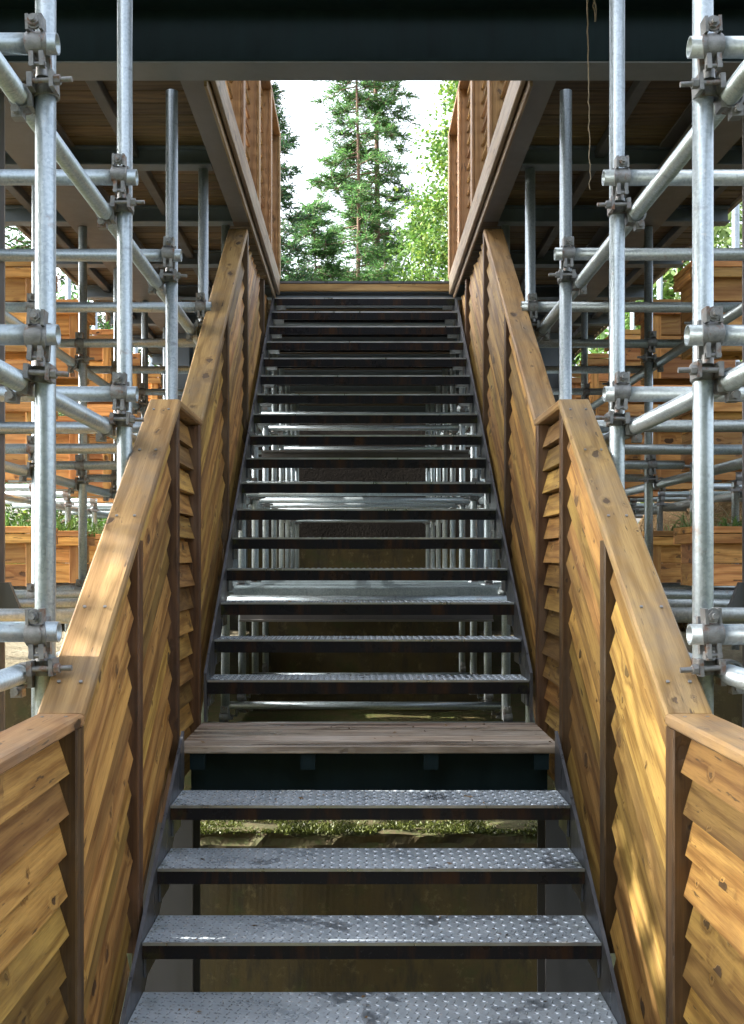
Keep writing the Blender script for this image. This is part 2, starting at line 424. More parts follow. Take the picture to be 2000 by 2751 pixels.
class MB:
    """collects plain solids into one mesh"""
    def __init__(s): s.v, s.f, s.sm = [], [], []
    def add(s, V, F, smooth=False):
        o = len(s.v); s.v += [tuple(v) for v in V]; s.f += [tuple(o+i for i in f) for f in F]; s.sm += [smooth]*len(F)
    def box(s, x0, x1, y0, y1, z0, z1):
        V = [(x0, y0, z0), (x1, y0, z0), (x1, y1, z0), (x0, y1, z0), (x0, y0, z1), (x1, y0, z1), (x1, y1, z1), (x0, y1, z1)]
        s.add(V, [(0, 3, 2, 1), (4, 5, 6, 7), (0, 1, 5, 4), (1, 2, 6, 5), (2, 3, 7, 6), (3, 0, 4, 7)])
    def cyl(s, p0, p1, r0, r1=None, seg=10, smooth=True, caps=True):
        r1 = r0 if r1 is None else r1
        p0, p1 = Vector(p0), Vector(p1); a = (p1-p0).normalized()
        u = a.orthogonal().normalized(); w = a.cross(u)
        V = []
        for p, r in ((p0, r0), (p1, r1)):
            for i in range(seg):
                t = 2*math.pi*i/seg; V.append(p + (u*math.cos(t) + w*math.sin(t))*r)
        F = [(i, (i+1) % seg, seg+(i+1) % seg, seg+i) for i in range(seg)]
        s.add(V, F, smooth)
        if caps:
            s.add(V, [tuple(range(seg-1, -1, -1)), tuple(range(seg, 2*seg))], False)
    def tube(s, pts, rads, seg=6):
        pts = [Vector(p) for p in pts]; V = []; n = len(pts)
        for i, p in enumerate(pts):
            a = (pts[min(i+1, n-1)] - pts[max(i-1, 0)]).normalized()
            u = a.cross(Vector((.31, .83, .17))).normalized(); w = a.cross(u)
            for k in range(seg):
                t = 2*math.pi*k/seg; V.append(p + (u*math.cos(t) + w*math.sin(t))*rads[i])
        F = [(i*seg+k, i*seg+(k+1) % seg, (i+1)*seg+(k+1) % seg, (i+1)*seg+k) for i in range(n-1) for k in range(seg)]
        s.add(V, F, True)
    def band(s, axis, c, r, w, a0, a1, th=.006, seg=12, waist=0.0):
        """part of a ring round an axis ('x','y','z'), w wide; waist narrows the ends"""
        V = []; c = Vector(c)
        for i in range(seg+1):
            t = a0 + (a1-a0)*i/seg
            ww = w*(1 - waist*abs(2*i/seg-1)**2)/2
            for rr in (r, r+th):
                for sg in (-1, 1):
                    ca, sa = math.cos(t)*rr, math.sin(t)*rr
                    d = {'x': (sg*ww, ca, sa), 'y': (ca, sg*ww, sa), 'z': (ca, sa, sg*ww)}[axis]
                    V.append(c + Vector(d))
        F = []
        for i in range(seg):
            o, q = i*4, i*4+4
            F += [(o, o+1, q+1, q), (o+2, q+2, q+3, o+3), (o, q, q+2, o+2), (o+1, o+3, q+3, q+1)]
        F += [(0, 2, 3, 1), (seg*4, seg*4+1, seg*4+3, seg*4+2)]
        s.add(V, F, False)
    def mesh(s, name, mat=None):
        me = bpy.data.meshes.new(name); me.from_pydata(s.v, [], s.f)
        me.polygons.foreach_set('use_smooth', s.sm); me.update()
        if mat: me.materials.append(M[mat] if isinstance(mat, str) else mat)
        return me
    def build(s, name, mat, parent=None, mw=None): return mk(name, s.mesh(name, mat), None, parent, mw)

# ------------------------------------------------------------------ setting: ground, terraces
def grid_mesh(name, x0, x1, y0, y1, nx, ny, fz):
    xs = np.linspace(x0, x1, nx); ys = np.linspace(y0, y1, ny)
    V = [(x, y, fz(x, y)) for y in ys for x in xs]
    F = [(j*nx+i, j*nx+i+1, (j+1)*nx+i+1, (j+1)*nx+i) for j in range(ny-1) for i in range(nx-1)]
    return mesh_from(name, V, F, smooth=True)
gm = mesh_from('ground', [(-900, -900, -1), (900, -900, -1), (900, 900, -1), (-900, 900, -1)], [(0, 1, 2, 3)])
tag(mk('ground', gm, M['ground']), kind='structure')
def nz(x, y, s=1.0): return (math.sin(x*3.1*s+1.3*y*s)+math.sin(y*4.7*s-x*1.9*s+2)+math.sin(x*7.3*s+y*6.1*s)*.5)/2.5
def rough_box(name, x0, x1, y0, y1, z0, z1, step=.08, amp=.012, edge=.03, label=None, cat='wall'):
    """concrete block whose top edge is crumbled: front, top and back as one bent strip, plus ends"""
    nx = max(2, int((x1-x0)/step)+1); xs = np.linspace(x0, x1, nx)
    V, F = [], []
    zs = [z0, z0+(z1-z0)*.5, z1-.09, z1-.05, z1-.012]
    ys = [y0+.015, y0+.06, (y0+y1)/2, y1-.02]
    for x in xs:
        for z in zs:
            k = max(0, 1-(z1-z)/.1)
            V.append((x, y0 + amp*.5*nz(x, z*2) + edge*k*abs(nz(x, z*3, 3.1)), z - edge*.35*k*abs(nz(x, 3, 2.3))))
        for y in ys: V.append((x, y, z1 + amp*nz(x, y, 2.7) - (edge*.4*abs(nz(x, 1.7, 2.3)) if y < y0+.02 else 0)))
        V.append((x, y1, z0))
    n = len(zs)+len(ys)+1
    for i in range(nx-1):
        for k in range(n-1): F.append((i*n+k, (i+1)*n+k, (i+1)*n+k+1, i*n+k+1))
    F.append(tuple(range(n))); F.append(tuple((nx-1)*n+k for k in range(n-1, -1, -1)))
    me = mesh_from(name, V, F, smooth=False)
    return tag(mk(name, me, M['concrete']), label, cat)
def terrace(x0, x1, y0, y1, z, mat='bounce_ground'):
    me = grid_mesh('terrace', x0, x1, y0, y1, 40, 30, lambda x, y: z + .02*nz(x, y, 1.5))
    return tag(mk('terrace', me, M[mat]), kind='structure')
rough_box('retaining_wall', -1.12, 1.12, 5.6, 5.95, -1, .18, step=.03, amp=.03, edge=.07, label='low moss-topped concrete wall seen between the lowest steel treads')
rough_box('retaining_wall', -7, -1.13, 6.2, 6.5, -1, .94, label='stained yellowish concrete wall behind the left scaffold poles')
rough_box('retaining_wall', 1.13, 7, 6.2, 6.5, -1, .94, label='dark damp concrete wall behind the right scaffold poles')
terrace(-1.12, 1.12, 5.95, 10.6, .13, 'ground')
rough_box('retaining_wall', -1.12, 1.12, 10.6, 10.9, .0, 1.30, label='stained concrete wall behind the lower treads of the upper flight')
terrace(-7, -1.13, 6.5, 10.9, .88); terrace(1.13, 3.3, 6.5, 10.9, .88)
terrace(-7, 7, 10.9, 16.4, 1.24)
rough_box('retaining_wall', -7, 7, 16.4, 16.8, 1.0, 1.93, label='farthest concrete wall with a mossy top at the end of the pole rows')
tag(mk('hill', grid_mesh('hill', -40, 40, 16.8, 90, 40, 40, lambda x, y: 1.7 + (y-16.8)*.035 + .3*nz(x*.2, y*.2)), M['ground']), kind='structure')
tag(mk('earth_bank', grid_mesh('earth_bank', -2.7, 2.7, 16.75, 18.2, 40, 14, lambda x, y: 1.85 + min(2.0, (y-16.75)*2.6) + .06*nz(x, y, 2)), M['under_deck_dark']), kind='structure')
tag(mk('shade_slope', grid_mesh('shade_slope', -14, 14, -30, -4.5, 40, 40, lambda x, y: -1 + min(13, (-4.5-y)*2.0)*max(0, 1-(abs(x)/14)**3) + .7*nz(x*.3, y*.3)), M['dark_slope']), kind='structure')  # unseen bank added behind the camera to darken front-facing surfaces
def mound(x, y):
    t = min(1, max(0, (x-3.35)/1.3)); t = t*t*(3-2*t)
    return .8 + 1.9*t + .10*nz(x, y, 1.7) + .06*nz(x, y, 4.3) + .03*nz(x, y, 9.1)
tag(mk('hillside', grid_mesh('hillside', 3.2, 9, 7.2, 16.3, 90, 130, mound), M['soil']), kind='structure')

# ------------------------------------------------------------------ stair geometry
LZ = .847; LF, LB = 4.385, 5.02
low = [(4.04, .6825), (3.78, .521), (3.52, .355), (3.26, .19), (3.0, .03)]
upp = [(5.02+.246*i, 1.041+.1702*i) for i in range(17)]
def tread_mesh(W, D, lip, pattern=True):
    mb = MB(); h = W/2
    mb.box(-h, h, 0, D, -.006, 0)
    mb.box(-h, h, -.001, .005, -lip, -.0065)
    mb.box(-h, h, D-.005, D+.001, -.03, -.0065)
    if pattern:
        L, w, t = .031, .0075, .0034
        nx = int(W/.031); ny = int(D/.030)
        for i in range(nx):
            for j in range(ny):
                cx = -h + .017 + i*.031 + random.uniform(-.001, .001); cy = .016 + j*.030
                a = R(45) if (i+j) % 2 == 0 else R(-45)
                a += R(25)
                ca, sa = math.cos(a), math.sin(a)
                pts = [(-L/2, 0, 0), (0, -w/2, 0), (L/2, 0, 0), (0, w/2, 0), (-L*.22, 0, t), (L*.22, 0, t)]
                V = [(cx+x*ca-y*sa, cy+x*sa+y*ca, z+.0002) for x, y, z in pts]
                mb.add(V, [(0, 1, 4), (1, 5, 4), (1, 2, 5), (2, 3, 5), (3, 4, 5), (3, 0, 4)])
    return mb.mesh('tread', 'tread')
nb = MB(); nb.box(-.745, .745, -.0035, .004, -.0075, .0022); nosing_me = nb.mesh('nosing', 'nosing')
def stair(name, label, treads, W, D, lip, top, bot, pattern_upto):
    e = thing(name, label, 'staircase', (0, treads[0][0], 0))
    ma, mbm = tread_mesh(W, D, lip, True), tread_mesh(W, D, lip, False)
    cm = MB(); cm.box(0, .085, .02, .19, -.055, -.0075); cm.box(0, .008, .02, .19, -.12, -.056); cme = cm.mesh('cleat', 'stringer')
    for i, (d, z) in enumerate(treads):
        me = ma if i < pattern_upto else mbm
        t = mk('tread', me, None, e, Matrix.Translation((0, d, z)))
        nn = bpy.data.objects.new('nosing', nosing_me); link(nn); nn.matrix_basis = Matrix.Translation((0, d, z)); sub(nn, t)
        for s in (-1, 1):
            c = bpy.data.objects.new('cleat', cme); link(c)
            mw = Matrix.Translation((s*W/2, d, z))
            if s > 0: mw = mw @ Matrix.Scale(-1, 4, (1, 0, 0))
            c.matrix_basis = mw; sub(c, t)
    for s in (-1, 1):
        x0 = s*(W/2+.002); x1 = s*(W/2+.014)
        (da, za), (db, zb) = top; (dc, zc), (dd, zd) = bot
        V = [(x, d, z) for x in (x0, x1) for d, z in ((da, za), (db, zb), (dd, zd), (dc, zc))]
        F = [(0, 1, 2, 3), (7, 6, 5, 4), (0, 4, 5, 1), (1, 5, 6, 2), (2, 6, 7, 3), (3, 7, 4, 0)]
        mk('stringer', mesh_from('stringer', V, F), M['stringer'], e)
        # flat bar welded along the top of the stringer
        L, mw = frame(((x0+x1)/2, da, za+.003), ((x0+x1)/2, db, zb+.003), (0, 0, 1))
    return e
sl = (low[0][1]-low[4][1])/(low[0][0]-low[4][0])
stair('staircase', 'short lower flight of chequer-plate steel treads below the wooden landing', low, 1.49, .275, .052,
      ((2.80, low[4][1]-.2*sl+.03), (4.37, low[0][1]+.33*sl+.02)), ((2.80, low[4][1]-.2*sl-.2), (4.37, low[0][1]+.33*sl-.2)), 5)
su = .1702/.246
stair('staircase', 'long upper flight of open steel treads climbing to the deck opening', upp, 1.49, .265, .062,
      ((5.0, 1.041-.02*su+.05), (9.0, 1.041+3.98*su+.03)), ((5.0, LZ+.005), (9.0, 1.041+3.98*su-.2)), 6)

# landing
e = thing('landing_platform', 'wet brown plank landing between the two steel flights', 'landing', (0, LF, LZ))
npl = 5; pw = (LB-LF)/npl
for i in range(npl):
    y = LF+pw*(i+.5)
    timber('plank', (-.768, y, LZ-.016), (.768, y, LZ-.016), pw-.006, .032, 'landing', e)
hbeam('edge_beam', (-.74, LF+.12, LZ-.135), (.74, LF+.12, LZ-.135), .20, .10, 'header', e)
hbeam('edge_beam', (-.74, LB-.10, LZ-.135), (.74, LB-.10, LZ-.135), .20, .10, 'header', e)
for x in (-.70, -.25, .25, .70):
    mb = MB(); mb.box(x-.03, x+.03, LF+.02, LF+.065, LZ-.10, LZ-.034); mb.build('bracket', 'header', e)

# ------------------------------------------------------------------ stair balustrades (clapboards between posts, capped)
def clip(poly, a, b, c):
    out = []
    for i in range(len(poly)):
        p, q = poly[i], poly[(i+1) % len(poly)]
        fp, fq = a*p[0]+b*p[1]-c, a*q[0]+b*q[1]-c
        if fp <= 0: out.append(p)
        if fp*fq < 0:
            t = fp/(fp-fq); out.append((p[0]+(q[0]-p[0])*t, p[1]+(q[1]-p[1])*t))
    return out
XB = .826       # back plane of the boards' top edge
def board_mesh(side, d0, d1, m, hv, proud, th, zmax=None, z0=0.0):
    key = ('b', side, round(d1-d0, 4), round(m, 3), hv, proud, None if zmax is None else round(zmax-z0, 3))
    if key in _cache: return _cache[key]
    cs = math.hypot(1, m); L_ = d1-d0
    V, F, U = [], [], []
    def xin(d, z): w = (z-m*d)/hv; return proud*(1-w)
    for w0, w1, dx in ((0.0, hv-.021, 0.0), (hv-.0209, hv, .0125)):
        poly = [(0, w0), (L_, m*L_+w0), (L_, m*L_+w1), (0, w1)]
        if zmax is not None: poly = clip(poly, 0, 1, zmax-z0)
        if len(poly) < 3: continue
        n = len(poly); o = len(V); tt = th if dx == 0 else th-.009
        V += [(-side*(xin(d, z)-dx), d, z) for d, z in poly] + [(side*(.024 + (.001 if dx else 0)), d, z) for d, z in poly]
        uvp = [(d*cs, (z-m*d)/cs) for d, z in poly]
        F += [tuple(o+i for i in range(n)), tuple(o+i for i in range(2*n-1, n-1, -1))]
        U += [uvp, uvp[::-1]]
        for i in range(n):
            j = (i+1) % n
            F.append((o+i, o+n+i, o+n+j, o+j)); U.append([uvp[i], (uvp[i][0], uvp[i][1]+tt), (uvp[j][0], uvp[j][1]+tt), uvp[j]])
    if not V: return None
    me = mesh_from('board', V, F, U); me.materials.append(M['board']); _cache[key] = me
    return me
def panel(e, side, d0, d1, m, ztop0, zbot0, hv, zmax=None, proud=.034):
    """boards between d0 and d1 along slope m; ztop0/zbot0 are heights at d0"""
    z = ztop0 - hv
    while z > zbot0 - hv:
        if zmax is None or z < zmax:
            me = board_mesh(side, d0, d1-random.choice((0, 0, .005, .011)), m, hv+.012, round(proud+random.choice((-.007, -.003, 0, .004)), 3), .02, zmax, z)
            if me is not None:
                jx = random.uniform(-.003, .003)
                mk('board', me, None, e, Matrix.Translation((side*(XB+jx), d0, z+random.uniform(-.003, .003))))
        z -= hv
    return
ZC0 = 1.196; ZC2 = 2.25; P0 = 2.85; P1 = 3.62
m1 = (ZC2-ZC0)/(LF-P0)
MU = .737
FAS = 3.745
for side, nm in ((-1, 'left'), (1, 'right')):
    e = thing('balustrade', 'brown clapboard balustrade running up the %s side of the stairs' % nm, 'balustrade', (side*.83, P0, 0))
    def post(d, z0, z1, dp=.085, xi=.77, mat='post'):
        timber('post', (side*(xi+.05), d, z0), (side*(xi+.05), d, z1), .10, dp, mat, e, up=(0, 1, 0))
    def cap(d0, z0, d1, z1, w=.125):
        timber('cap', (side*.8265, d0, z0-.017), (side*.8265, d1, z1-.017), w, .034, 'cap', e, ch=.007)
    def rail(d0, z0, d1, z1):
        timber('top_rail', (side*.828, d0, z0-.034-.022), (side*.828, d1, z1-.034-.022), .05, .04, 'post', e)
    def screw(d, z, sl_):
        for q in (-.03, .03):
            mb = MB(); mb.cyl((0, 0, -.002), (0, 0, .0012), .0052, seg=8)
            key = ('screw',)
            if key not in _cache: _cache[key] = mb.mesh('screw', 'coupler')
            mk('screw', _cache[key], None, e, Matrix.Translation((side*.8265+q, d+random.uniform(-.004, .004), z)) @ Matrix.Rotation(math.atan(sl_), 4, 'X'))
    for dd in (.9, 1.9, P0-.06): screw(dd, ZC0, 0)
    for dd in (P0+.09, P1-.4, P1+.02, P1+.4, LF-.09): screw(dd, ZC0+.004+(ZC2-.002-ZC0)/(LF+.001-P0)*(dd-P0-.003)+.0105, m1)
    # foreground level length
    cap(-.9, ZC0, P0+.002, ZC0); 
    for dd in (-.85, .98): post(dd, -.4, ZC0-.036)
    post(P0-.015, -.4, ZC0-.036, .075)
    for a, b in ((-.80, .93), (1.03, P0-.055)): panel(e, side, a, b, 0, ZC0-.04, -.35, .105)
    # lower flight
    cap(P0+.003, ZC0+.004, LF+.004, ZC2+.002)
    post(P1, low[4][1]+sl*(P1-low[4][0])-.12, ZC0+m1*(P1-P0)-.06, .075); post(LF-.012, LZ-.30, ZC2-.05, .06)
    for a, b in ((P0+.026, P1-.04), (P1+.04, LF-.045)):
        panel(e, side, a, b, m1*.97, ZC0+m1*(a-P0)-.045, low[4][1]+sl*(a-low[4][0])-.10, .115)
    # landing return
    cap(LF+.006, ZC2, LB-.02, ZC2)
    post(LB-.055, LZ-.2, ZC2-.036, .06)
    panel(e, side, LF+.02, LB-.087, 0, ZC2-.04, LZ-.12, .1035)
    # upper flight
    u0 = LB-.02
    cap(u0, ZC2+.002, 7.03, ZC2+MU*(7.03-u0))
    ps = [u0+.02, 6.05, 7.10, 8.30, 9.02]
    for d in ps[1:4]: post(d, ZC2+MU*(d-u0)-1.6, min(FAS-.002, ZC2+MU*(d-u0)-.05), .06)
    for a, b in zip(ps[:-1], ps[1:]):
        a2, b2 = (a+.0 if a == ps[0] else a+.033), b-.033
        panel(e, side, a2, b2, MU*.985, ZC2+MU*(a2-u0)-.045, ZC2+MU*(a2-u0)-1.5, .115, zmax=FAS)

# ------------------------------------------------------------------ deck over the stairs
D0, D1 = 4.02, 16.2; DW = 2.36; ZB = 3.79; ZS = 3.90
dk = thing('timber_deck', 'raised timber deck on dark steel beams over the stair opening', 'deck', (0, 4.85, ZB))
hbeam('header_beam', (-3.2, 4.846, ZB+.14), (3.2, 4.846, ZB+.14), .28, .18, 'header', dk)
mb = MB(); mb.box(-3.2, 3.2, 4.757, 4.935, ZB-.008, ZB-.0015); mb.build('flange_plate', 'flange', dk)
bays = [3.013+1.013*i for i in range(14)]
for i, d in enumerate(bays):
    if d < 5.5: continue
    h = .105
    if d < 9.0:
        for s in (-1, 1): hbeam('cross_beam', (s*.865, d, ZB+h/2), (s*DW, d, ZB+h/2), h, .10, 'steel', dk, tf=.010)
    else: hbeam('cross_beam', (-DW, d, ZB+h/2), (DW, d, ZB+h/2), h, .10, 'steel', dk, tf=.010)
for s in (-1, 1):
    hbeam('edge_beam', (s*.805, 4.94, ZB+.055), (s*.805, 7.02, ZB+.055), .109, .11, 'beam', dk, tf=.008)
    hbeam('girder', (s*1.77, 4.94, ZB+.045), (s*1.77, 16.3, ZB+.045), .125, .30, 'beam', dk)
    for x in (1.30, 2.15):
        timber('joist', (s*x, 4.95, ZS-.03), (s*x, D1, ZS-.03), .055, .055, 'joist', dk)
    timber('fascia_board', (s*.743, 4.945, 3.835), (s*.743, 9.0, 3.835), .014, .15, 'fascia', dk)
    timber('fascia_board', (s*.716, 4.945, 3.885), (s*.716, 9.02, 3.885), .024, .16, 'fascia', dk)
    timber('fascia_board', (s*(DW+.02), 4.94, 3.905), (s*(DW+.02), D1, 3.905), .03, .05, 'fascia', dk)
hbeam('trimmer_beam', (-.74, 9.08, 3.78), (.74, 9.08, 3.78), .12, .08, 'steel', dk)
timber('edge_board', (-.73, 9.03, 3.868), (.73, 9.03, 3.868), .03, .062, 'louver', dk)
mb = MB(); mb.box(-.73, .73, 9.01, 9.06, 3.9005, 3.918); mb.build('edge_strip', 'stringer', dk)
d = D0
while d < D1:
    dd = d+.07
    if dd < 4.9 or dd > 9.12:
        if dd < 4.9: segs = ((-DW, DW),)
        else: segs = ((-DW, -.752), (-.748, .748), (.752, DW))
    else: segs = ((-DW, -.752), (.752, DW))
    if 4.60 < dd < 4.96: d += .144; continue
    zp = ZS+.0125 if dd > 4.9 else 4.085
    for a, b in segs:
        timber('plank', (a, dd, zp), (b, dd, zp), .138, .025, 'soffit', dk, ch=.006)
    d += .144

# louvred railings beside the opening
for side, nm in ((-1, 'left'), (1, 'right')):
    e = thing('louvred_railing', 'louvred wooden railing on the %s edge of the deck opening' % nm, 'railing', (side*.76, 5, 3.93))
    ps = [5.27, 6.24, 7.21, 8.17, 9.06]
    for d in ps:
        timber('post', (side*.787, d, 3.967), (side*.787, d, 5.14), .13, .045, 'louver', e, up=(0, 1, 0))
        timber('trim', (side*.713, d+.03, 3.967), (side*.713, d+.03, 5.14), .016, .11, 'louver', e, up=(0, 1, 0))
    timber('cap', (side*.782, 5.0, 5.158), (side*.782, 9.11, 5.158), .16, .036, 'cap', e)
    for a, b in zip(ps[:-1], ps[1:]):
        z = 3.99
        while z < 5.12:
            L, mw = frame((side*.800, a+.024, z), (side*.800, b-.024, z), (-side*.62, 0, .78))
            mk('louver', timber_mesh(L, .080, .016, .003, 'louver'), None, e, mw); z += .094

# ------------------------------------------------------------------ steel columns
def column(x, y, z0, z1, w, label, mat='steel'):
    e = thing('steel_column', label, 'column', (x, y, z0))
    hbeam('shaft', (x, y, z0+.0), (x, y, z1), w, w, mat, e, up=(0, 1, 0), tf=.016, tw=.012)
    mb = MB(); mb.box(x-w*.7, x+w*.7, y-w*.7, y+w*.7, z0-.02, z0-.001); mb.build('base_plate', 'steel', e)
    return e
for s, nm in ((-1, 'left'), (1, 'right')):
    cx = -1.825 if s < 0 else 1.875
    c = column(cx, 4.85, -.98, 3.78, .30, 'grey steel column at the %s picture edge beside the nearest scaffold pole' % nm, 'pale_column')
    mb = MB()
    xi = cx-s*.151
    V = [(xi, 4.80, 1.50), (xi-s*.08, 4.80, 1.50), (xi-s*.15, 4.80, 1.33), (xi, 4.80, 1.33)]
    V += [(x, 4.83, z) for x, _, z in V[:4]]
    mb.add(V, [(0, 1, 2, 3), (7, 6, 5, 4), (0, 4, 5, 1), (1, 5, 6, 2), (2, 6, 7, 3), (3, 7, 4, 0)])
    mb.build('gusset', 'stringer', c)
    column(s*1.80, 10.5, .90, 3.77, .26, 'blue-grey steel column standing deep under the deck on the %s' % nm)
    column(s*1.80, 15.6, 1.26, 3.77, .26, 'farthest blue-grey steel column under the deck on the %s' % nm)
    column(s*.845, 4.62, -.98, LZ-.26, .22, 'short steel column under the %s end of the wooden landing' % nm, 'column')

# ------------------------------------------------------------------ scaffolding
LV = [.59, 1.40, 2.21, 3.00]
def coupler_meshes(side):
    """origin: pole axis at the ledger height; transverse pipe in front of the pole (-y), long pipe outside (side) and below"""
    mb = MB(); yp = -2*PR-.004
    sx = side
    # flap on the transverse pipe: bulged plate seen from the front, narrowing to the lugs
    mb.band('x', (0, yp, 0), PR+.0005, .060, R(80), R(280), .008, 18, .48)
    mb.band('x', (0, yp, 0), PR+.0086, .036, R(150), R(215), .0025, 8, .3)
    mb.box(-.0225, -.014, yp-.040, yp+.004, .028, .070); mb.box(.014, .0225, yp-.040, yp+.004, .028, .070)
    mb.cyl((0, yp-.0385, .050), (0, yp-.030, .050), .0205, seg=14)
    mb.box(-.020, -.0075, yp-.030, yp-.008, -.066, -.026); mb.box(.0075, .020, yp-.030, yp-.008, -.066, -.026)
    mb.cyl((-.023, yp-.02, -.058), (.023, yp-.02, -.058), .0065, seg=8)
    mb.box(-.024, .024, yp+.022, -.020, -.058, .046)
    # swivel stub and band on the pole
    zc = -.095
    mb.cyl((0, -.036, -.075), (0, -.036, -.050), .017, seg=10)
    mb.band('z', (0, 0, zc), PR+.0005, .044, 0, 2*math.pi, .007, 20, 0)
    mb.box(min(sx*.020, sx*.034), max(sx*.020, sx*.034), -.072, -.020, zc-.018, zc+.022)
    mb.box(min(-sx*.026, -sx*.038), max(-sx*.026, -sx*.038), -.072, -.004, zc-.020, zc+.026)
    mb.box(min(sx*.032, sx*.046), max(sx*.032, sx*.046), -.030, .022, zc-.055, zc+.018)
    mb.band('y', (sx*(2*PR+.010), 0, zc-.022), PR+.0005, .046, 0, 2*math.pi, .007, 16, 0)
    mb.box(min(sx*.062, sx*.094), max(sx*.062, sx*.094), -.026, .010, zc-.080, zc-.052)
    body = mb.mesh('coupler', 'coupler')
    def bolt_mesh(*cy):
        b = MB()
        for p, q, r, sg in cy: b.cyl(p, q, r, seg=sg, smooth=sg > 6)
        return b.mesh('bolt', 'coupler')
    bolt = [bolt_mesh(((0, yp-.046, .050), (0, yp-.0385, .050), .0150, 6), ((0, yp-.060, .050), (0, yp-.0462, .050), .0085, 8)),
            bolt_mesh(((sx*.030, -.062, -.095), (-sx*.088, -.062, -.095), .0078, 8), ((-sx*.040, -.062, -.095), (-sx*.056, -.062, -.095), .0145, 6)),
            bolt_mesh(((sx*.078, -.044, -.158), (sx*.078, -.012, -.158), .0115, 8))]
    c = MB(); c.band('x', (0, yp, 0), PR+.0005, .050, R(82), R(278), .007, 8, .2); c.box(-.016, .016, yp-.04, yp-.01, .03, .062)
    c.box(-.02, .02, yp-.03, -.02, -.06, -.03); c.band('z', (0, 0, -.095), PR+.0005, .046, 0, 2*math.pi, .007, 10, 0)
    c.box(-.07, .07, -.062, -.04, -.104, -.088)
    return body, bolt, c.mesh('coupler', 'coupler')
cpl = {-1: coupler_meshes(-1), 1: coupler_meshes(1)}
def coupler(parent, side, x, y, z, fine):
    body, bolt, coarse = cpl[side]
    mw = Matrix.Translation((x, y, z)) @ Matrix.Rotation(R(random.uniform(-4, 4)), 4, 'Y')
    o = mk('coupler', body if fine else coarse, None, parent, mw)
    if fine:
        for bm in bolt:
            b = bpy.data.objects.new('bolt', bm); link(b); b.matrix_basis = mw.copy(); sub(b, o)
    return o
XP = [.915, 1.845, 2.76]
for side, nm in ((-1, 'left'), (1, 'right')):
    e = thing('scaffold', 'galvanised tube scaffold with couplers on the %s side of the stairs' % nm, 'scaffold', (side*1.8, 6, 0))
    for n, d in enumerate(bays[:13]):
        for li, xp in enumerate(XP):
            if li > 0 and n < 2: continue
            z0 = -.98 if d < 5.5 else (.17 if (d < 6.2 and li == 0) else (-.98 if d < 6.2 else (.93 if d < 10.8 else 1.27)))
            if li == 0 and d > 6.5: z0 = .59-.03 if n < 8 else 1.37
            z1 = 4.6+.3*n if n < 2 else (ZB-.012 if li < 2 else 4.35)
            if li == 1: z1 = ZB-.022
            lean = random.uniform(-.004, .004)
            pipe('pole', (side*xp, d, z0), (side*(xp+lean), d, z1), e, seg=20 if n < 4 else 12)
            for q, z in enumerate(LV):
                if q == 0 and (n > 7 or li > 0 or n < 4): continue
                if q == 1 and n < 1 and li: continue
                coupler(e, side, side*xp, d, z+random.uniform(-.006, .006), d < 9.5 and li < 2)
        for q, z in enumerate(LV):
            if q == 0: continue
            zz = z + random.uniform(-.006, .006)
            xin = .915-.052-random.uniform(0, .012)
            pipe('transom', (side*xin, d-2*PR-.004, zz), (side*3.9, d-2*PR-.004, zz+random.uniform(-.01, .01)), e, seg=20 if n < 4 else 12)
    for li, xp in enumerate(XP):
        for q, z in enumerate(LV):
            if q == 0: continue
            xx = side*(xp+2*PR+.010)
            pipe('ledger', (xx, 1.2 if li == 0 else 4.6, z-.117), (xx, 15.6, z-.117), e, seg=20)
    # short brace beside the lowest treads
    pipe('brace', (side*1.02, 4.15, -.9), (side*.93, 5.3, .72), e)
    coupler(e, side, side*.99, 4.36, -.28, True)
e = thing('scaffold', 'lattice of galvanised cross tubes and metal boards behind the upper flight', 'scaffold', (0, 8, .5))
for n, d in enumerate(bays[:13]):
    for q, z in enumerate(LV):
        if n < 4 or (q == 0 and n > 7) or (q == 2 and n < 5) or (q == 3 and n < 6): continue
        zz = z+.004 - .002*q
        pipe('cross_tube', (-1.02, d-.125, zz-.06), (1.02, d-.125, zz-.06+random.uniform(-.008, .008)), e, seg=14)
bm_ = MB()
Lb, hb = 2.3, .24
for i in range(6): pass
def metal_board_mesh():
    mb = MB(); w = .23
    mb.box(-1.15, 1.15, -w/2, w/2, -.004, 0)
    mb.box(-1.15, 1.15, -w/2, -w/2+.004, -.045, -.0045); mb.box(-1.15, 1.15, w/2-.004, w/2, -.045, -.0045)
    for i in range(5): mb.box(-1.14, 1.14, -w/2+.02+i*.045, -w/2+.032+i*.045, .0002, .006)
    return mb.mesh('metal_board', 'galv')
mbm = metal_board_mesh()
for n in range(4, 8):
    for k in range(3):
        mk('metal_board', mbm, None, e, Matrix.Translation((random.uniform(-.01, .01), bays[n]+.19+k*.26, 1.412+random.uniform(-.003, .003))))
hbeam('support_beam', (-.74, 6.35, 1.30), (.74, 6.35, 1.30), .12, .10, 'beam', e)
hbeam('support_beam', (-.74, 7.75, 2.32), (.74, 7.75, 2.32), .12, .10, 'beam', e)

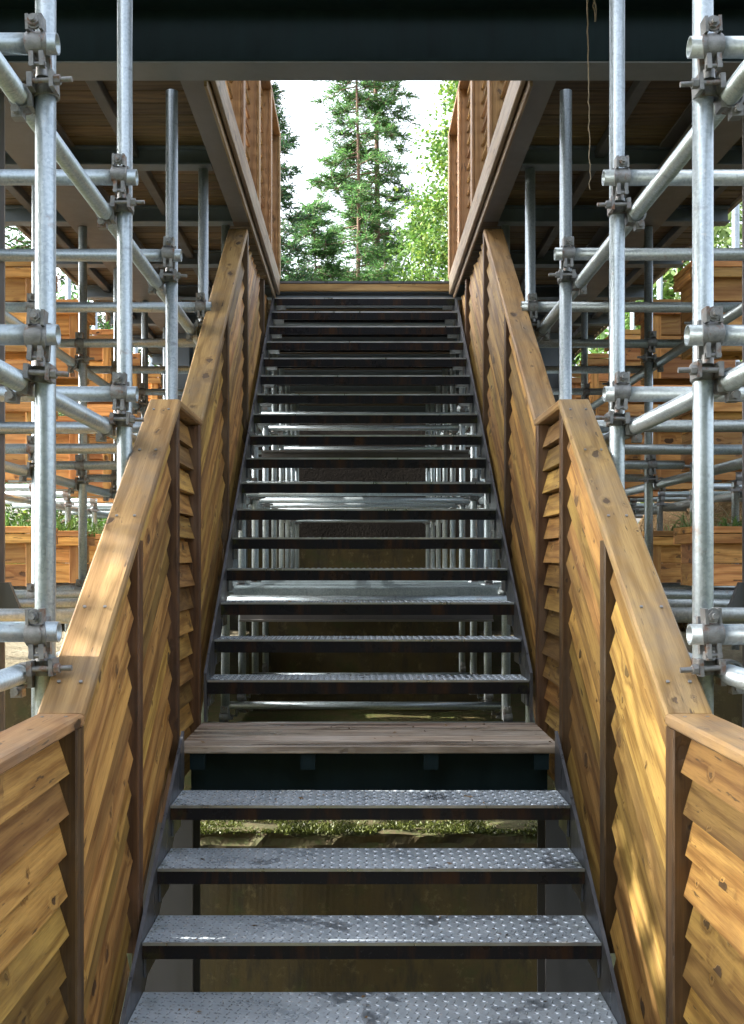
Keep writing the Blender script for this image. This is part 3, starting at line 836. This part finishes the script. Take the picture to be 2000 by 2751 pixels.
# ------------------------------------------------------------------ planter boxes on the scaffold
tier = [('lowest', 1.432, .375), ('middle', 2.17, .455), ('top', 2.90, .56)]
ordn = ['nearest', 'second nearest', 'third nearest', 'fourth nearest', 'farthest']
def planter(side, xi, xo, d, z, h, label, group):
    e = thing('planter_box', label, 'planter', (side*(xi+xo)/2, d, z), group)
    dp = .30; t = .025; W = xo-xi
    nb = 3 if h > .4 else 2; lip = .10; fh = h-lip+.01; bh = fh/nb
    def bd(nm, a, b, w, th, up): timber(nm, a, b, w, th, 'planter', e, up=up, ch=.003)
    for k in range(nb):
        zc = z+bh*(k+.5)
        for y in (d+t/2, d+dp-t/2): bd('board', (side*xi, y, zc), (side*xo, y, zc), t, bh-.007, (0, 0, 1))
        for x in (xi+t/2, xo-t/2): bd('board', (side*x, d+t, zc), (side*x, d+dp-t, zc), t, bh-.007, (0, 0, 1))
    for x in (xi+.03,): bd('corner_post', (side*x, d-.011, z), (side*x, d-.011, z+fh), .07, .02, (0, 1, 0))
    for k, zz in enumerate((z+h-.075, z+h-.02)):
        hh = .062 if k == 0 else .044
        bd('rim_board', (side*(xi-.035), d-.035, zz), (side*(xo+.03), d-.035, zz), .024, hh-.003, (0, 0, 1))
        bd('rim_board', (side*(xi-.035), d+dp+.03, zz), (side*(xo+.03), d+dp+.03, zz), .024, hh-.003, (0, 0, 1))
        for x in (xi-.022, xo+.018): bd('rim_board', (side*x, d-.022, zz), (side*x, d+dp+.017, zz), .024, hh-.003, (0, 0, 1))
    me = grid_mesh('soil', side*(xi+t) if side > 0 else -(xo-t), side*(xo-t) if side > 0 else -(xi+t), d+t, d+dp-t, 14, 8, lambda x, y: z+h-.03+.02*nz(x, y, 5))
    mk('soil_fill', me, M['soil'], e)
    return e
PD = []
for side, nm in ((-1, 'left'), (1, 'right')):
    for (tn, z, h) in tier:
        for j in range(5):
            d = bays[3+j] + .013*3 + .68 - .0
            planter(side, 2.055, 2.66, d, z, h, 'orange-brown plank planter box, %s of the %s tier on the %s scaffold' % (ordn[j], tn, nm), 'plank planters on the scaffold')
            PD.append((side, tn, j, d, z+h))

# ------------------------------------------------------------------ vegetation
def unit(a): return a/np.linalg.norm(a, axis=1, keepdims=True)
def leaves_mesh(name, P, D, L, W, mat):
    """diamond leaves: P base points, D directions, L lengths, W widths"""
    n = len(P); D = unit(D); rv = rng.normal(size=(n, 3)); S = unit(np.cross(D, rv)); N = np.cross(S, D)
    L = np.asarray(L).reshape(-1, 1); W = np.asarray(W).reshape(-1, 1)
    mid = P + D*L*.45 + N*L*.06
    V = np.empty((n, 4, 3)); V[:, 0] = P; V[:, 1] = mid + S*W*.5; V[:, 2] = P + D*L; V[:, 3] = mid - S*W*.5
    me = bpy.data.meshes.new(name); me.vertices.add(4*n); me.vertices.foreach_set('co', V.astype(np.float32).ravel())
    me.loops.add(4*n); me.polygons.add(n)
    me.loops.foreach_set('vertex_index', np.arange(4*n, dtype=np.int32))
    me.polygons.foreach_set('loop_start', np.arange(0, 4*n, 4, dtype=np.int32))
    me.update(calc_edges=True); me.materials.append(M[mat]); return me
def conifer(name, label, base, H, rad, z_from, mat, nbr, tuft, leaf=(.13, .028), droop=.25, seed=0, tr=.10, group='trees beyond the deck', tuft_r=.22, lean=0.0, taper=1.0, sparse_low=0.0):
    g = np.random.default_rng(seed)
    b = Vector(base)
    e = thing(name, label, 'tree', base, group)
    mb = MB()
    hs = np.linspace(0, H, 14); pts = [(b.x+lean*h+.04*math.sin(h*.6+seed), b.y, b.z+h) for h in hs]
    mb.tube(pts, [max(.012, tr*(1-.93*h/H)) for h in hs], 10)
    wood_ = MB(); PP, DD, LL = [], [], []
    for i in range(nbr):
        f = (i+g.random())/nbr
        h = z_from + (H-z_from)*f
        env = rad*(1-f)**.72*taper + .18
        if f < .3: env *= 1 - sparse_low*g.random()
        L = env*g.uniform(.55, 1.12); az = g.uniform(0, 2*math.pi)
        o = np.array([b.x+lean*h+.04*math.sin(h*.6+seed), b.y, b.z+h]); out = np.array([math.cos(az), math.sin(az), 0])
        rise = g.uniform(-.15, .35)
        q = []
        for s in np.linspace(0, 1, 6): q.append(o + out*L*s + np.array([0, 0, L*(rise*s - droop*s*s*1.4)]))
        wood_.tube(q, [max(.004, .022*(1-s)*(.4+L/2.2)) for s in np.linspace(0, 1, 6)], 4)
        nt_ = max(2, int(L/.17))
        for t in range(nt_):
            s = g.uniform(.3, 1.0)
            if g.random() < .12: continue
            j = min(4, int(s*5)); c = q[j] + (q[j+1]-q[j])*(s*5-j)
            side_ = np.cross(out, [0, 0, 1])*g.normal()*L*.22
            c = c+side_*s
            nk = max(3, int(tuft/13))
            for kk_ in range(nk):
                td = out*g.uniform(.1, .9) + g.normal(size=3)*np.array([.75, .75, .38]) + np.array([0, 0, .12])
                td /= np.linalg.norm(td); tl = tuft_r*g.uniform(1.1, 2.4)
                ss = np.linspace(.08, 1, 13)[:, None]
                pp = c + td*tl*ss + np.array([0, 0, -droop*.5])*tl*ss*ss
                wood_.tube([c, pp[6], pp[12]], [.006, .004, .002], 3)
                sd_ = np.cross(td, [0, 0, 1.0]); sd_ /= (np.linalg.norm(sd_)+1e-6)
                sgn = np.where(np.arange(13) % 2 == 0, 1.0, -1.0)[:, None]
                dd_ = td*.75 + sd_*sgn*.65 + g.normal(size=(13, 3))*.28
                PP.append(pp); DD.append(dd_); LL.append(g.uniform(.7, 1.25, 13)*(1.15-.55*ss[:, 0]))
    P = np.concatenate(PP); D = np.concatenate(DD); Ls = np.concatenate(LL)
    mb.build('trunk', 'bark', e); wood_.build('branches', 'bark', e)
    mk('crown', leaves_mesh('crown', P, D, leaf[0]*Ls, leaf[1]*Ls, mat), None, e)
    return e
def broadleaf(name, label, base, H, rad, z_from, mat, clumps, per, leaf=(.10, .06), seed=0, tr=.08, group='trees beyond the deck', cat='tree', clump_r=.28):
    g = np.random.default_rng(seed); b = np.array(base, float)
    e = thing(name, label, cat, base, group)
    mb = MB(); wd = MB()
    top = b + np.array([g.normal()*.1, g.normal()*.1, H*.9])
    mb.tube([b, b+(top-b)*.35+g.normal(size=3)*.05, b+(top-b)*.7+g.normal(size=3)*.06, top], [tr, tr*.75, tr*.45, tr*.12], 8)
    PP, DD = [], []
    for i in range(clumps):
        f = g.random(); h = z_from + (H-z_from)*f
        env = rad*math.sqrt(max(.05, 1-abs(2*f-.85)**2.2))
        az = g.uniform(0, 2*math.pi); r = env*math.sqrt(g.uniform(.12, 1))
        c = b + np.array([math.cos(az)*r, math.sin(az)*r, h])
        s = b + (top-b)*max(.08, min(.95, (h-.35*r)/(H*.9)))
        mid = (s+c)/2 + np.array([0, 0, .10*r])
        wd.tube([s, mid, c], [.018+.008*r, .010, .004], 4)
        n = int(per*g.uniform(.5, 1.4)); p = g.normal(size=(n, 3))*clump_r*np.array([1, 1, .6])
        PP.append(c+p); DD.append(p/clump_r*.6 + g.normal(size=(n, 3))*.7 + np.array([0, 0, -.15]))
    P = np.concatenate(PP); D = np.concatenate(DD); s = g.uniform(.6, 1.25, len(P))
    mb.build('trunk', 'bark', e); wd.build('branches', 'bark', e)
    mk('crown', leaves_mesh('crown', P, D, leaf[0]*s, leaf[1]*s, mat), None, e)
    return e
# trees framed by the deck opening
conifer('cedar_tree', 'tall cedar with thin straight trunk, left of the central pair', (-.10, 26, 1.9), 15.5, 1.3, 2.0, 'conifer', 200, 90, seed=3, tr=.085, sparse_low=.6, tuft_r=.19)
conifer('cedar_tree', 'tallest cedar with the thicker trunk, right of the central pair', (.36, 26.8, 1.9), 17.5, 1.35, 2.0, 'conifer', 215, 90, seed=9, tr=.125, sparse_low=.5, tuft_r=.19)
conifer('fir_tree', 'dense dark fir against the left louvred railing', (-1.95, 22, 1.8), 9.9, 1.5, 1.0, 'fir', 230, 80, seed=5, tr=.12, tuft_r=.14, leaf=(.11, .03), droop=.12)
conifer('cedar_tree', 'bushy young cedar between the dark fir and the central pair', (-1.0, 23.5, 1.8), 7.6, 1.1, .8, 'conifer', 150, 120, seed=12, tr=.07, tuft_r=.18)
conifer('cedar_tree', 'low bushy cedar in front of the thicker central trunk', (.55, 24, 1.8), 6.4, .75, .6, 'conifer', 70, 90, seed=14, tr=.06, tuft_r=.18)
broadleaf('maple_tree', 'yellow-green broadleaf tree against the right louvred railing', (2.05, 20.5, 1.8), 9.0, .95, 3.6, 'maple', 170, 120, seed=21, leaf=(.09, .06), clump_r=.19)
broadleaf('maple_tree', 'leafy mid-green tree just right of the central cedars', (1.35, 23, 1.8), 7.4, .8, 1.2, 'bamboo', 110, 120, seed=23, leaf=(.10, .05), clump_r=.2)
conifer('fir_tree', 'small round fir low at the right end of the top step', (1.45, 19.5, 1.8), 4.6, .95, .5, 'conifer', 100, 90, seed=25, tr=.06, tuft_r=.14, leaf=(.10, .03))
# left of the scaffold
conifer('fir_tree', 'fir seen past the grey column at the left edge', (-4.9, 14.2, .9), 8.6, 1.6, 1.6, 'conifer', 110, 60, seed=31, tr=.10, group='trees left of the scaffold', leaf=(.11, .03))
conifer('fir_tree', 'pale green fir glimpsed behind the left planters', (-4.3, 18.5, 1.3), 8.0, 1.3, 1.0, 'conifer', 100, 55, seed=33, tr=.09, group='trees left of the scaffold')
broadleaf('maple_tree', 'bright green tree behind the lowest left planters', (-4.6, 16.0, 1.2), 2.6, 1.5, .2, 'maple', 90, 90, seed=35, leaf=(.09, .05), tr=.05, group='trees left of the scaffold')
broadleaf('maple_tree', 'dark leafy tree low at the left picture edge', (-5.4, 13.0, .9), 2.6, 1.2, .4, 'bamboo', 80, 100, seed=37, leaf=(.09, .05), tr=.06, group='trees left of the scaffold')
# right of the scaffold
broadleaf('bamboo_shrub', 'bright leafy shrub above the right planters', (3.75, 12.6, 2.2), 4.2, 1.1, .6, 'bamboo', 90, 80, seed=41, leaf=(.20, .045), tr=.05, group='shrubs on the right bank', cat='shrub')
broadleaf('bamboo_shrub', 'leafy shrub at the upper right picture edge', (4.5, 10.8, 2.4), 4.0, 1.0, .8, 'grassy', 80, 70, seed=43, leaf=(.20, .035), tr=.05, group='shrubs on the right bank', cat='shrub')
broadleaf('bamboo_shrub', 'yellow-green shrub far behind the right planters', (3.6, 17.2, 1.9), 3.4, 1.2, .4, 'maple', 70, 80, seed=45, leaf=(.14, .05), tr=.05, group='shrubs on the right bank', cat='shrub')
broadleaf('bamboo_shrub', 'small green shrub on the soil bank between right planters', (3.9, 9.8, 2.35), .9, .6, .1, 'bamboo', 26, 60, seed=47, leaf=(.13, .035), tr=.02, group='shrubs on the right bank', cat='shrub', clump_r=.15)
# trees whose crowns shade the stairs, beyond the left picture edge
slender = ['farthest behind the camera', 'next behind the camera', 'beside the camera', 'level with the lowest tread', 'level with the landing', 'level with the middle of the upper flight', 'level with the top of the upper flight']
for ii, (yy, hh, zf) in enumerate(((-1.3, 11.8, 5.4), (.2, 11.8, 5.4), (1.85, 11.8, 5.3), (2.85, 12.4, 6.95), (4.35, 12.4, 6.95), (6.2, 12.8, 7.6), (7.9, 12.8, 7.6))):
    broadleaf('poplar_tree', 'slender tree beyond the left edge, ' + slender[ii], (-6.1, yy, -1), hh, 1.05, zf, 'bamboo', 170, 165, seed=51+ii, leaf=(.17, .12), tr=.09, group='trees left of the scaffold', clump_r=.33)

# plants in the planters
def tuft(label, x, y, z, n, L, mat, seed, spread=.12, cat='plant'):
    g = np.random.default_rng(seed)
    P = np.array([x, y, z]) + g.normal(size=(n, 3))*np.array([spread, spread*.6, .004])
    D = g.normal(size=(n, 3))*.55 + np.array([0, 0, 1.0])
    V, F = [], []
    for i in range(n):
        d = D[i]/np.linalg.norm(D[i]); l = L*g.uniform(.5, 1.2); s = np.cross(d, g.normal(size=3)); s /= np.linalg.norm(s)
        p = P[i]; o = len(V); w = .006
        a = p+d*l*.5; hzn = np.array([d[0], d[1], 0]); t = p + d*l*.85 + hzn*l*.3 - np.array([0, 0, l*.18])
        V += [p-s*w, p+s*w, a+s*w*.8, a-s*w*.8, t]; F += [(o, o+1, o+2, o+3), (o+3, o+2, o+4)]
    me = mesh_from('grass_tuft', V, F); return tag(mk('grass_tuft', me, M[mat]), label, cat, 'tufts in the planters')
k = 0
for side, tn, j, d, zt in PD:
    if tn == 'top' or (tn == 'middle' and j != 1): continue
    nm = 'left' if side < 0 else 'right'
    if side > 0 and tn == 'lowest' and j > 1: continue
    tuft('spiky green tuft in the %s planter of the %s %s tier' % (ordn[j], nm, tn), side*(2.25+.2*random.random()), d+.15, zt-.035, random.randint(60, 170), random.uniform(.16, .32), random.choice(('grassy', 'bamboo')), 60+k, spread=random.uniform(.07, .15)); k += 1
# moss and roots on the low wall
g = np.random.default_rng(5)
n = 11000; x = g.uniform(-1.1, 1.1, n); y = 5.61+np.abs(g.normal(size=n))*.12
kk = np.array([nz(a, b, 3.0) for a, b in zip(x, y)]) > -.45
P = np.stack([x, np.minimum(y, 5.93), np.full(n, .185)], 1)[kk]
D = g.normal(size=(len(P), 3))*.6+np.array([0, -.35, .55])
o = mk('moss', leaves_mesh('moss', P, D, g.uniform(.010, .026, len(P)), g.uniform(.006, .012, len(P)), 'mossleaf'), None)
tag(o, 'green moss growing on the low concrete wall', 'moss', kind='stuff')
# dead twigs on the right bank
mb = MB()
for i in range(120):
    x0, y0 = random.uniform(3.4, 5.2), random.uniform(8.5, 13); p = [Vector((x0, y0, mound(x0, y0)+.0))]
    dirv = Vector((random.uniform(-.6, .4), random.uniform(-.6, .2), random.uniform(.1, .9)))
    for s in range(3): p.append(p[-1]+dirv*.14+Vector((random.uniform(-.05, .05),)*3))
    mb.tube(p, [.007, .006, .004, .002], 4)
tag(mb.build('dead_twigs', 'twig'), 'dry grey twigs scattered on the soil bank at right', 'twigs', kind='stuff')
# leaf litter on the bank
n = 9000; x = g.uniform(3.25, 6, n); y = g.uniform(7.3, 14, n)
P = np.stack([x, y, np.array([mound(a, b) for a, b in zip(x, y)])+.01], 1)
M['litter'] = leafm('leaf_litter', (.10, .055, .02), (.19, .12, .05), (.28, .20, .10), .1)
o = mk('leaf_litter', leaves_mesh('leaf_litter', P, g.normal(size=(n, 3))*np.array([1, 1, .4]), g.uniform(.04, .09, n), g.uniform(.02, .045, n), 'litter'), None)
tag(o, 'brown fallen leaves covering the soil bank at right', 'leaf litter', kind='stuff')

# dry vine hanging in front of the header beam
mb = MB()
p = []; zz = 4.06; xx = .925
for i in range(34):
    p.append((xx+.004*math.sin(i*1.3)*(i/34)**2+.003*math.sin(i*2.9)*(i/34)+.0004*i, 4.60+.004*math.sin(i*1.7), zz-.027*i))
mb.tube(p, [.0032-.00005*i for i in range(34)], 6)
for q in range(3):
    p = [(.935+.01*q, 4.60, 4.06)]
    for i in range(8): p.append((p[-1][0]+random.uniform(-.008, .008), 4.60+random.uniform(-.004, .004), p[-1][2]-.022))
    mb.tube(p, [.002]*9, 5)
tag(mb.build('dry_vine', 'twig'), 'thin dry vine dangling in front of the dark header beam', 'vine')

# a few fallen bits on the treads and the landing
g = np.random.default_rng(77); PP = []
for (d, z) in low + upp[:4]:
    for q in range(7): PP.append((g.uniform(-.7, .7), d+g.uniform(.02, .24), z+.004))
for q in range(26): PP.append((g.uniform(-.74, .74), g.uniform(LF+.02, LB-.03), LZ+.003))
PP = np.array(PP); n = len(PP)
o = mk('fallen_bits', leaves_mesh('fallen_bits', PP, g.normal(size=(n, 3))*np.array([1, 1, .08]), g.uniform(.010, .030, n), g.uniform(.005, .013, n), 'litter'), None)
tag(o, 'tiny dry leaf bits lying on the treads and the landing', 'leaf litter', kind='stuff')

sc.cycles.use_denoising = True
sc.cycles.max_bounces = 10
